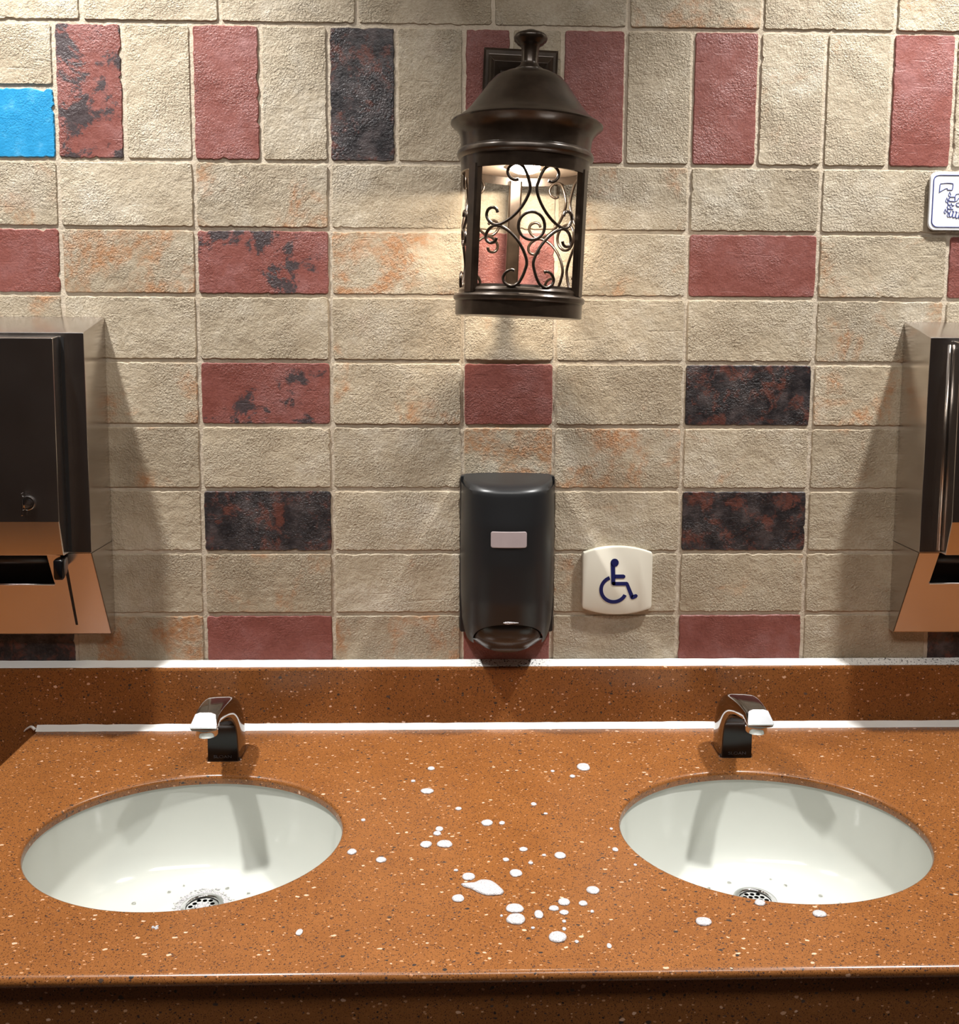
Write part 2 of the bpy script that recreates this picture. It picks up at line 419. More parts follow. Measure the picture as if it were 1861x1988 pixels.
tones = {(2,2):.75,(2,4):.5,(2,6):.35,(3,6):.45,(4,4):.4,(6,4):.4,(6,3):.7,(7,2):.6,(7,4):.8,(8,4):.7,(9,4):.45,(9,2):.3,(9,6):.3,(6,5):.2,(8,8):.5,(9,8):.5}  # tile tones; low ones left of the soap dispenser lightened in place of light
for v, cs in rows.items():
    for i, spec in enumerate(cs):
        z1 = zr(v); z0 = zr(v + 1) if v < 9 else 0.957
        spec = list(spec) + [0.0]*(3 - len(spec))
        tile(cols[i][0], cols[i][1], z0, z1, spec[0], spec[1] or 0.0, spec[2] or 0.0, tones.get((v, i)))
# soldier course: standing tiles
half = [0.0, .1016, .2032, .3048, .4064, .5080, .6100, .6811, .7585, D0+.1016, D0+.2032, D0+.3048, D0+.4064, D0+.5080, D0+.6060, D0+.7076, D0+.8092, D0+.9108]
kinds = [(R_,0,.80),(T,.0),(R_,0,.42),(T,.0),(K,),(T,.1),(R_,0,.1),(T,.05),(R_,0,0),(T,.05),(R_,0,.05),(T,.3),(T,.3),(R_,0,.0),(T,.1),(T,.3),(R_,0,.2)]
vt = [.5,.75,.6,.5,.5,.35,.3,.35,.35,.4,.45,.55,.6,.75,.6,.5,.5]
for i, spec in enumerate(kinds):
    spec = list(spec) + [0.0]*(3 - len(spec))
    tile(half[i], half[i+1], zr(2), zr(0), spec[0], spec[1], spec[2], vt[i])
for x0, x1 in ((-W, 0.0), (-2*W, -W)):
    tile(x0, x1, zr(1) + 0.006, zr(0), 'tan', 0.12, 0, 0.55)
    tile(x0, x1, zr(2), zr(1) + 0.006, 'blue' if x1 == 0.0 else 'tan', 0, 0, 0.6)
xs = [0.0428 + (i - 3)*0.2034 for i in range(12)]
for r in range(2):
    for i in range(len(xs) - 1):
        tile(xs[i] + r*0.1, xs[i+1] + r*0.1, zr(-r), zr(-r - 1), 'tan', [.3,.3,.25,.12,.1,.1,.1,.6,.1,.3,.3][i], 0, [.5,.6,.6,.6,.5,.35,.35,.4,.5,.6,.5][i])

# ------------------------------------------------------------------ counter
ZC = 0.86; TH = 0.0127; BT = 0.020
CX0, CX1, CY0, CY1 = -0.060, 2.05, -0.6130, -BT
SINKS = [(0.2645, -0.342), (1.0020, -0.340)]
SA, SB = 0.192, 0.160
counter = thing('vanity_counter', 'terracotta brown speckled solid surface counter with two basins and upstand', 'counter', (0.65, 0, ZC))
def loc(p): return (p[0] - 0.65, p[1], p[2] - ZC)
mb = MB(); RB = 0.0063; RS = 0.0060
NE = 96
outer = [(CX0 + RB, CY0 + RB), (CX1, CY0 + RB), (CX1, CY1), (CX0 + RB, CY1)]
v2 = [Vector(p) for p in outer]; ed = [(i, (i+1) % 4) for i in range(4)]
for cx, cy in SINKS:
    b = len(v2)
    v2 += [Vector((cx + (SA+RS)*math.cos(2*pi*k/NE), cy + (SB+RS)*math.sin(2*pi*k/NE))) for k in range(NE)]
    ed += [(b + k, b + (k+1) % NE) for k in range(NE)]
res = delaunay_2d_cdt(v2, ed, [], 0, 1e-7)
tri = []
for f in res[2]:
    c = sum((res[0][i] for i in f), Vector((0, 0)))/len(f)
    if any(((c.x-cx)/(SA+RS))**2 + ((c.y-cy)/(SB+RS))**2 < 1 for cx, cy in SINKS): continue
    tri.append(tuple(f))
mb.add([loc((p.x, p.y, ZC)) for p in res[0]], tri)
o = mb.build('counter_top', M['surface'], counter)
for cx, cy in SINKS:      # rounded cut-outs
    mb = MB(); rs = []
    for k in range(9):
        a = pi/2*k/8; off = RS*(1 - math.sin(a)); dz = -RS*(1 - math.cos(a))
        rs.append([loc((cx + (SA+off)*math.cos(2*pi*j/NE), cy + (SB+off)*math.sin(2*pi*j/NE), ZC + dz)) for j in range(NE)])
    rs.append([loc((cx + SA*math.cos(2*pi*j/NE), cy + SB*math.sin(2*pi*j/NE), ZC - TH)) for j in range(NE)])
    mb.rings(rs).build('cutout_rim', M['surface'], counter, smooth=True)
rs = []
for k in range(13):       # rounded front and end edge
    a = pi*k/12; off = RB*math.sin(a); z = ZC - RB + RB*math.cos(a)
    rs.append([loc((CX1, CY0 + RB - off, z)), loc((CX0 + RB + 0.0, CY0 + RB - off, z)), loc((CX0 + RB - off*0.7, CY0 + RB - off*0.7, z)),
               loc((CX0 + RB - off, CY0 + RB, z)), loc((CX0 + RB - off, CY1, z))])
mb = MB().rings(rs, closed=False)
mb.build('front_edge', M['surface'], counter, smooth=True)
mb = MB().box(CX0 + 0.012, CX1, CY0 + 0.013, CY0 + 0.033, ZC - 0.20, ZC - TH + 0.0002)
mb.v = [loc(p) for p in mb.v]; mb.build('apron', M['surface'], counter)
mb = MB().box(CX0 + 0.006, CX0 + 0.026, CY0 + 0.033, -BT, ZC - 0.20, ZC - TH + 0.0002)
mb.v = [loc(p) for p in mb.v]; mb.build('end_panel', M['surface'], counter)
mb = MB()
prof = [(-0.0012, 0.42), (-BT, 0.42), (-BT, 0.9545), (-BT + 0.0012, 0.9572), (-BT + 0.0038, 0.9584), (-0.0012, 0.9584)]
mb.prism_x(prof, -1.2, CX1)
mb.v = [loc(p) for p in mb.v]; mb.build('backsplash', M['surface'], counter)
mb = MB().box(-1.2, CX0 - 0.03, CY0 + 0.013, -BT, 0.745, 0.760)
mb.v = [loc(p) for p in mb.v]; mb.build('lower_wing', M['surface'], counter, bevel=0.005)
def caulk_bead(x0, x1, f, name='caulk_bead'):
    rs = []; n = int((x1 - x0)/0.012)
    for i in range(n + 1):
        x = x0 + (x1 - x0)*i/n
        w = 1 + 0.10*noise.noise(Vector((x*30, 1, 4))) + 0.06*noise.noise(Vector((x*110, 7, 4)))
        rs.append([loc(p) for p in f(x, w)])
    MB().rings(rs, closed=False).build(name, M['caulk'], counter, smooth=True)
caulk_bead(-1.2, CX1, lambda x, w: [(x, -0.0004, 0.9584 + 0.0068*w), (x, -0.0042*w, 0.9584 + 0.0050*w), (x, -0.0105*w, 0.9584 + 0.0022), (x, -0.0150*w, 0.9585), (x, -0.0150*w, 0.9583)])
caulk_bead(-0.058, CX1, lambda x, w: [(x, -BT + 0.0002, ZC + 0.0082*w), (x, -BT - 0.0022*w, ZC + 0.0062*w), (x, -BT - 0.0050*w, ZC + 0.0026), (x, -BT - 0.0085*w, ZC + 0.0001)])
mb = MB()
pts = cat_rom([(-0.059, -0.026, 0.8625), (-0.064, -0.0245, 0.866), (-0.068, -0.023, 0.8655), (-0.074, -0.0225, 0.862), (-0.078, -0.022, 0.858)], 4)
mb.tube([loc(p) for p in pts], [0.0026 - 0.0001*i for i in range(len(pts))], 8)
mb.build('caulk_smear', M['caulk'], counter, smooth=True)

# ------------------------------------------------------------------ basins
def make_sink(cx, cy, dx, label):
    zr0 = ZC - TH - 0.0004
    t = thing('sink', label, 'sink', (cx, cy, zr0 - 0.135), group='undermount basins')
    D = 0.118; DR = 0.0285; dcx, dcy = dx, 0.056
    up = 0.135
    rs = []
    for k in range(41):
        s = k/40.0
        a = DR + (SA + 0.004 - DR)*s; b = DR + (SB + 0.004 - DR)*s
        ox, oy = dcx*(1 - s)**1.2, dcy*(1 - s)**1.2
        z = up - D*(1 - s**5.5)**0.64 if s < 1 else up
        rs.append([(ox + a*math.cos(2*pi*j/96), oy + b*math.sin(2*pi*j/96), z) for j in range(96)])
    rs.append([(1.10*x, 1.12*y, up) for x, y, z in rs[-1]])
    rs.append([(x, y, up - 0.008) for x, y, z in rs[-1]])
    MB().rings(rs).build('bowl', M['porcelain'], t, smooth=True, sharp=60)
    zb = up - D
    fl = MB().lathe([(0.0205, -0.004), (0.0210, 0.0002), (0.0225, 0.0012), (0.0270, 0.0012), (0.0288, 0.0002), (0.0290, -0.002)], 48, (dcx, dcy, zb + 0.0006)).build('drain_flange', M['chrome'], t, smooth=True)
    MB().lathe([(0.0207, 0.0), (0.0207, -0.03), (0.0001, -0.03)], 32, (dcx, dcy, zb)).build('drain_cup', M['holeshade'], t)
    # strainer with real holes
    hv = [Vector((0.0206*math.cos(2*pi*k/40), 0.0206*math.sin(2*pi*k/40))) for k in range(40)]
    he = [(k, (k+1) % 40) for k in range(40)]; cs = []
    for q in range(-2, 3):
        for r in range(-2, 3):
            if abs(q + r) > 2: continue
            cs.append((0.0078*(q + r/2), 0.0078*r*0.866))
    for hx, hy in cs:
        b = len(hv); hv += [Vector((hx + 0.0031*math.cos(2*pi*k/10), hy + 0.0031*math.sin(2*pi*k/10))) for k in range(10)]
        he += [(b + k, b + (k+1) % 10) for k in range(10)]
    rr = delaunay_2d_cdt(hv, he, [], 1, 1e-7)
    fs = []
    for f in rr[2]:
        c = sum((rr[0][i] for i in f), Vector((0, 0)))/len(f)
        if any((c - Vector(h)).length < 0.0028 for h in cs): continue
        fs.append(tuple(f))
    MB().add([(p.x + dcx, p.y + dcy, zb - 0.0008) for p in rr[0]], fs).build('strainer', M['chrome'], t)
    return t
make_sink(*SINKS[0], 0.001, 'cream oval undermount basin with foam around its drain, below the left faucet')
make_sink(*SINKS[1], 0.001, 'cream oval undermount basin with clean drain, nearer the wheelchair sign')

# ------------------------------------------------------------------ faucets
def make_faucet(x, y, label):
    t = thing('sensor_faucet', label, 'faucet', (x, y, ZC), group='sensor faucets')
    O = [(.027,0),(.0272,.026),(.0215,.054),(.006,.080),(-.020,.097),(-.052,.1065),(-.086,.1095),(-.1160,.1075)]
    I = [(-.025,0),(-.0255,.025),(-.0275,.044),(-.034,.060),(-.049,.073),(-.070,.0810),(-.088,.0845),(-.0980,.0860)]
    Wd = [.0250,.0247,.0240,.0230,.0216,.0200,.0182,.0168]
    def lerp_list(L, k): return cat_rom([(p[0], p[1], 0) for p in L], k)
    k = 5
    Oc, Ic = lerp_list(O, k), lerp_list(I, k); Wc = [v.x for v in cat_rom([(w, 0, 0) for w in Wd], k)]
    rs = []
    n = 28
    def sec(o, i, w, e=5.0, e2=3.0):
        r = []
        for j in range(n):
            a = 2*pi*j/n; c, s = math.cos(a), math.sin(a)
            u = math.copysign(abs(c)**(2/e), c)*w; vv = (math.copysign(abs(s)**(2/e2), s) + 1)/2
            r.append((u, i[0] + (o[0]-i[0])*vv, i[1] + (o[1]-i[1])*vv))
        return r
    for o_, i_, w in zip(Oc, Ic, Wc): rs.append(sec(o_, i_, w))
    rs.append(sec((-.1275, .0955), (-.1272, .0890), .0178, 5, 3))
    MB().rings(rs, cap0=True, cap1=True).build('body', M['shadedchrome'], t, smooth=True, sharp=50)
    # scuffed slanted face of the tip
    f = [(-.0138,-.1170,.1090),(-.0080,-.1155,.1106),(.0080,-.1155,.1106),(.0138,-.1170,.1090),(.0184,-.1292,.0958),(.0180,-.1296,.0940),(-.0180,-.1296,.0940),(-.0184,-.1292,.0958)]
    g = [(px_*0.97, py_ + 0.004, pz_ - 0.003) for px_, py_, pz_ in f]
    MB().rings([f, g], cap0=True, cap1=True).build('tip_plate', M['face'], t, bevel=0.0007)
    MB().lathe([(0.0001,.0935),(.0172,.0935),(.0174,.0885),(.0155,.0865),(0.0001,.0865)], 32, (0, -.1090, 0)).build('collar', M['glossblack'], t, smooth=True, sharp=40)
    MB().lathe([(0.0001,.0890),(.0142,.0890),(.0146,.0870),(.0146,.0780),(.0138,.0765),(.0110,.0765),(.0105,.0800),(.0001,.0800)], 32, (0, -.1090, 0)).build('aerator', M['chrome'], t, smooth=True, sharp=40)
    # black sensor cover on the inner side of the arch
    rs = []
    for q in range(1, len(Ic) - 7):
        p = Ic[q]; d = Ic[q+1] - Ic[q-1]; d.normalize(); nrm = Vector((-d.y, d.x, 0))
        if q == 1: p = Ic[0] + (Ic[1]-Ic[0])*0.35
        w = Wc[q]*0.90
        if q > len(Ic) - 16: w *= 1 - 0.5*((q - (len(Ic) - 16))/9.0)**2
        row = []
        for u in (-1, -0.96, -0.6, -0.2, 0.2, 0.6, 0.96, 1):
            lift = 0.0018 if abs(u) < 0.99 else -0.0010
            row.append((u*w, p.x + nrm.x*lift, p.y + nrm.y*lift))
        rs.append(row)
    cov = MB().rings(rs, closed=False).build('sensor_cover', M['glossblack'], t, smooth=True, sharp=40)
    MB().lathe([(0.0001,-.0004),(.0286,-.0004),(.0286,.0012),(.0275,.0018),(0.0001,.0018)], 4, (0, 0, 0))
    mbp = MB(); ring0 = []; ring1 = []
    for xx, yy in rrect(.0525, .0550, .008, 5, 0, .001): ring0.append((xx, yy, 0.0002)); ring1.append((xx*0.985, .001 + (yy-.001)*0.985, 0.0018))
    mbp.rings([ring0, ring1], cap0=True, cap1=True).build('base_gasket', M['chrome'], t)
    # maker's lettering at the foot of the cover
    cu = bpy.data.curves.new('lettering', 'FONT'); cu.body = 'SLOAN'; cu.size = 0.0062; cu.align_x = 'CENTER'; cu.extrude = 0.0001
    tmp = bpy.data.objects.new('tmp_text', cu); C.objects.link(tmp)
    dg = bpy.context.evaluated_depsgraph_get(); me = bpy.data.meshes.new_from_object(tmp.evaluated_get(dg))
    bpy.data.objects.remove(tmp)
    me.materials.clear(); me.materials.append(M['greytext'])
    me.transform(Matrix.Translation((0, -.0278, .0060)) @ Matrix.Rotation(pi/2, 4, 'X') @ Matrix.Diagonal((1.35, 1, 1, 1)))
    link(bpy.data.objects.new('lettering', me), cov)
    return t
make_faucet(0.2605, -0.112, 'chrome and black sensor faucet over the basin with foamy drain')
make_faucet(1.0170, -0.110, 'chrome and black sensor faucet over the basin with clean drain')

# ------------------------------------------------------------------ soap dispenser
def make_soap():
    t = thing('soap_dispenser', 'black wall mounted soap dispenser with small rectangular window under the lantern', 'soap dispenser', (0.6802, 0, 1.000))
    def lin(z, tab):
        for (a, va), (b, vb) in zip(tab, tab[1:]):
            if z <= b: 
                u = max(0, min(1, (z - a)/(b - a))); u = u*u*(3-2*u) if False else u
                return va + (vb - va)*u
        return tab[-1][1]
    wt = [(0.0,.0605),(.010,.0640),(.020,.0675),(.040,.0710),(.08,.0728),(.16,.0732),(.22,.0728),(.262,.0722)]
    dt = [(0.0,.0660),(.010,.0720),(.020,.0775),(.040,.0850),(.08,.0920),(.14,.0950),(.20,.0945),(.245,.0900),(.262,.0880)]
    NA = 56
    def P(k, z, off=0.0, n=2.6):
        a = pi*k/NA; c, s = math.cos(a), math.sin(a); w = lin(z, wt) + off; d = lin(z, dt) + off
        return (math.copysign(abs(c)**(2/n), c)*w, -abs(s)**(2/n)*d)
    AW = 0.0570
    def arch(x):
        q = abs(x)/AW
        if q >= 1: return 0.0085
        return 0.0105 + 0.0375*(1 - q**2.6)**0.55
    NZ = 40; rows_ = []
    for i in range(NZ + 1):
        row = []
        for k in range(NA + 1):
            x0 = P(k, 0.03)[0]; zb = arch(x0)
            z = zb + (0.2475 - zb)*(i/NZ)**1.0
            xy = P(k, z); row.append((xy[0], xy[1], z))
        rows_.append(row)
    top = []
    def ztop(y): return 0.2655 + 0.135*(y + 0.0)*1.0
    # chamfered shoulder and sloping lid
    for f, lift in ((0.985, 0.0035), (0.955, 0.0068), (0.90, None), (0.7, None), (0.4, None), (0.0, None)):
        row = []
        for k in range(NA + 1):
            x, y = P(k, 0.25)
            x2, y2 = x*(f if lift is not None else min(.95, f + 0.0)), y*f
            zz = ztop(y2)
            if lift is not None: zz = min(0.2475 + lift, zz) if lift < 0.005 else zz - 0.0012
            if lift is None: zz = zz + 0.002*(1 - (x2/0.0735)**2)
            row.append((x2, y2, zz))
        top.append(row)
    # lid edge follows the slope: lift the wall's upper rim at the back
    for k in range(NA + 1):
        for i in range(NZ + 1):
            x, y, z = rows_[i][k]
            u = max(0, (z - 0.18)/(0.2475 - 0.18)); zt = ztop(y) - 0.0065
            rows_[i][k] = (x, y, z + (zt - 0.2475)*u)
    MB().rings(rows_ + top, closed=False).build('cover', M['blackplastic'], t, smooth=True, sharp=48)
    mbp = MB().prism(rrect(.1475, .250, .003, 3, 0, .1390), -0.0002, -0.012); mbp.build('back_plate', M['blackplastic'], t, bevel=0.0008)
    # push bar below the arch
    rows2 = []
    for i in range(13):
        row = []
        for k in range(NA + 1):
            a = pi*k/NA
            x = 0.0552*math.copysign(abs(math.cos(a))**0.85, math.cos(a)); q = abs(x)/0.0552
            zt = arch(x*1.02) - 0.0022; zb = -0.0075 + 0.0160*q**2.0
            u = i/12; z = zt + (zb - zt)*u
            d = (lin(max(z, 0), dt) - 0.0030); w = lin(max(z, 0), wt)
            yy = d*(1 - min(1, abs(x)/w)**2.6)**(1/2.6)
            bulge = 0.006*math.sin(pi*min(1, u*1.1))*(1 - q**2)
            row.append((x, -max(yy - (u**3)*0.012 + bulge - 0.003, 0.02), z))
        rows2.append(row)
    row = [(x*0.95, -0.02, z + 0.004) for x, y, z in rows2[-1]]; rows2.append(row)
    MB().rings(rows2, closed=False).build('push_bar', M['barblack'], t, smooth=True, sharp=60)
    rows3 = []
    for i in range(3):      # near-black shell, shade of the recess put into its colour
        row = []
        for k in range(NA + 1):
            x0, y0 = P(k, 0.03); zz = 0.010 + 0.026*i
            row.append((x0*0.80, max(y0*0.86, -0.075 - 0.002*i), zz + 0.004))
        rows3.append(row)
    MB().rings(rows3, closed=False).build('inner_shell', M['holeshade'], t)
    def front(x, z): w = lin(z, wt); d = lin(z, dt); return -d*(1 - (abs(x)/w)**2.6)**(1/2.6)
    wr = []                                  # window follows the curved front
    for i in range(25):
        u = -1 + 2*i/24; u = math.sin(u*pi/2); x = -0.002 + u*.0267
        e = max(0.0, abs(u*.0267) - (.0267 - .0032)); hz = .01225 - .0032 + math.sqrt(max(0, .0032**2 - e*e))
        yy = front(x, .18) - .0010
        wr.append([(x, yy + .003, .18 - hz), (x, yy + .0004, .18 - hz), (x, yy, .18 - hz*.93), (x, yy, .18 + hz*.93), (x, yy + .0004, .18 + hz), (x, yy + .003, .18 + hz)])
    MB().rings(wr, cap0=True, cap1=True).build('window', M['window'], t)
    mbs = MB(); rs = []
    for u, rr in ((-.008, .0006), (-.005, .0018), (-.001, .0026), (.004, .0018), (.010, .0011), (.015, .0005)):
        x = u - 0.001; rs.append([(x, front(x, .051) - 0.0008*abs(math.cos(a)) , .0512 + rr*math.sin(a)) for a in [2*pi*j/10 for j in range(10)]])
    mbs.rings(rs, cap0=True, cap1=True).build('soap_residue', M['foam'], t, smooth=True)
make_soap()

# ------------------------------------------------------------------ wheelchair sign
def make_ada():
    w, h = 0.1115, 0.1105
    t = thing('wheelchair_sign', 'cream plastic sign with dark blue wheelchair symbol beside soap dispenser', 'sign', (0.8560, 0, 1.0402))
    pts = []
    def corner(cx, cz, r, a0, a1):
        for k in range(5):
            a = math.radians(a0 + (a1 - a0)*k/4); pts.append((cx + r*math.cos(a), cz + r*math.sin(a)))
    hb = 0.0105                       # sagitta of the bowed top and bottom
    side = w/2; rc = 0.003
    def arc(sgn):
        R = (side**2 + hb**2)/(2*hb); n = 16
        for k in range(n + 1):
            x = side*0.97*(1 - 2*k/n)*sgn
            pts.append((x, (h/2 + sgn*(h/2 - hb + (math.sqrt(R*R - x*x) - (R - hb))))))
    arc(1)
    pts.append((-side + .0006, h - hb - .0012)); pts.append((-side, h - hb - .004)); pts.append((-side, hb + .004)); pts.append((-side + .0006, hb + .0012))
    arc(-1)
    pts.append((side - .0006, hb + .0012)); pts.append((side, hb + .004)); pts.append((side, h - hb - .004)); pts.append((side - .0006, h - hb - .0012))
    c = (0, h/2)
    def ring(f, y): return [(x*f, y, c[1] + (z - c[1])*f) for x, z in pts]
    MB().rings([ring(1, 0.0), ring(1, -0.0065), ring(.985, -0.0085), ring(.955, -0.0092)], cap0=True, cap1=True).build('plate', M['cream'], t, smooth=True, sharp=35)
    # pictogram, drawn in the crop's pixels (sign 1143..1710 x 770..1335), lower-left origin
    s = w/567.0
    def Q(x, y): return ((x - 1426.5)*s, h - (y - 770)*s*(h/w)*567/565)
    y0, y1 = -0.0091, -0.0098
    mb = MB()
    def blob(poly): mb.prism([Q(*p) for p in poly], y0, y1)
    def disc(x, y, r): blob([(x + r*math.cos(2*pi*k/24), y + r*math.sin(2*pi*k/24)) for k in range(24)])
    disc(1401, 901, 33)
    blob([(1368, 895), (1385, 925), (1405, 934), (1410, 1085), (1390, 1087), (1377, 1075)])
    blob([(1405, 999), (1476, 999), (1489, 1008), (1489, 1022), (1476, 1031), (1405, 1031)])
    blob([(1383, 1060), (1505, 1060), (1515, 1068), (1558, 1168), (1545, 1202), (1535, 1198), (1494, 1090), (1395, 1090), (1383, 1082)])
    blob([(1540, 1174), (1575, 1162), (1588, 1165), (1594, 1177), (1586, 1190), (1555, 1205), (1543, 1203)])
    arcp = []; cx_, cy_ = 1398, 1123
    A0, A1 = math.radians(26), math.radians(250)   # clockwise on screen from lower right to upper left
    for k in range(41):
        a = A0 + (A1 - A0)*k/40; arcp.append((cx_ + 117*math.cos(a), cy_ + 117*math.sin(a)))
    inn = [(cx_ + 88*math.cos(A0 + (A1 - A0)*k/40), cy_ + 88*math.sin(A0 + (A1 - A0)*k/40)) for k in range(40, -1, -1)]
    n = 41; o0 = [Q(*p) for p in arcp]; i0 = [Q(*p) for p in reversed(inn)]
    r = [[(x, y0, z) for x, z in o0], [(x, y1, z) for x, z in o0], [(x, y1, z) for x, z in i0], [(x, y0, z) for x, z in i0]]
    r.append(r[0]); mb.rings(r, closed=False)
    mb.build('wheelchair_symbol', M['navy'], t)
make_ada()

# ------------------------------------------------------------------ hand washing sign
def make_hand_sign():
    s = 0.0880/1225.0        # crop pixels to metres
    t = thing('hand_washing_sign', 'white sign with blue outline of hands under a tap, at the right edge', 'sign', (1.3256, 0, 1.6470))
    h = 0.0880; w = 0.0880
    def Q(x, y): return ((x - 705)*s, h - (y - 362)*s)
    pl = rrect(w, h, 0.0105, 8, w/2, h/2)
    MB().rings([[(x, -.0030, z) for x, z in pl], [(x, -.0062, z) for x, z in pl], [(w/2 + (x-w/2)*.985, -.0068, h/2 + (z-h/2)*.985) for x, z in pl]], cap0=True, cap1=True).build('plate', M['signwhite'], t)
    MB().box(0.012, w - 0.012, -0.003, -0.0002, 0.012, h - 0.012).build('mounting_pad', M['signwhite'], t)
    Y = -0.0069
    def line(mb, pts, r=0.00075, closed=False): mb.tube([(x, Y, z) for x, z in pts], r, 6, closed)
    bo = MB(); line(bo, rrect(w - 0.0098, h - 0.0098, 0.0085, 8, w/2, h/2), 0.00085, True); bo.build('border', M['blueprint'], t)
    tp = MB(); line(tp, [Q(*p) for p in [(905, 795), (912, 640), (925, 608), (1040, 594), (1130, 597), (1190, 608), (1195, 650), (1185, 735), (1170, 742), (1080, 738), (1070, 705), (1040, 710), (960, 755), (930, 775)]], closed=True); tp.build('tap_outline', M['blueprint'], t)
    for x, y in ((1130, 830), (1075, 955), (1178, 1070), (1055, 1190), (1125, 1262)):
        d = MB(); line(d, [Q(x, y - 52), Q(x + 16, y - 10), Q(x + 24, y + 16), Q(x + 12, y + 40), Q(x, y + 44), Q(x - 12, y + 40), Q(x - 24, y + 16), Q(x - 16, y - 10)], 0.00062, True)
        d.build('water_drop_outline', M['blueprint'], t)
    hd = MB()
    L = lambda P, c=False: line(hd, [Q(*p) for p in P], 0.00078, c)
    L([(1260, 888), (1150, 885), (1122, 915), (1118, 955), (1140, 975), (1250, 980), (1300, 960), (1335, 910)])
    L([(1255, 975), (1250, 880), (1275, 825), (1330, 815), (1420, 812), (1520, 840), (1640, 850), (1790, 840)])
    L([(1110, 975), (1098, 1010), (1112, 1050), (1150, 1060)]); L([(1200, 1062), (1245, 1062)])
    L([(1108, 1065), (1092, 1100), (1108, 1135), (1160, 1140), (1225, 1145)])
    L([(1105, 1145), (1098, 1180), (1120, 1215), (1135, 1225)])
    L([(1300, 1010), (1340, 1000), (1390, 1020), (1400, 1060), (1360, 1085), (1310, 1085), (1280, 1050)], True)
    for k in range(6):
        x = 1150 + 70*k; y = 1180 + 12*k
        L([(x + 28, y), (x + 4, y + 40), (x - 4, y + 110), (x + 26, y + 128), (x + 54, y + 110), (x + 84, y + 20), (x + 66, y - 6)])
    L([(1560, 1300), (1640, 1230), (1780, 1190)]); L([(1400, 1060), (1520, 1100), (1640, 1090), (1790, 1060)])
    hd.build('hands_outline', M['blueprint'], t)
make_hand_sign()

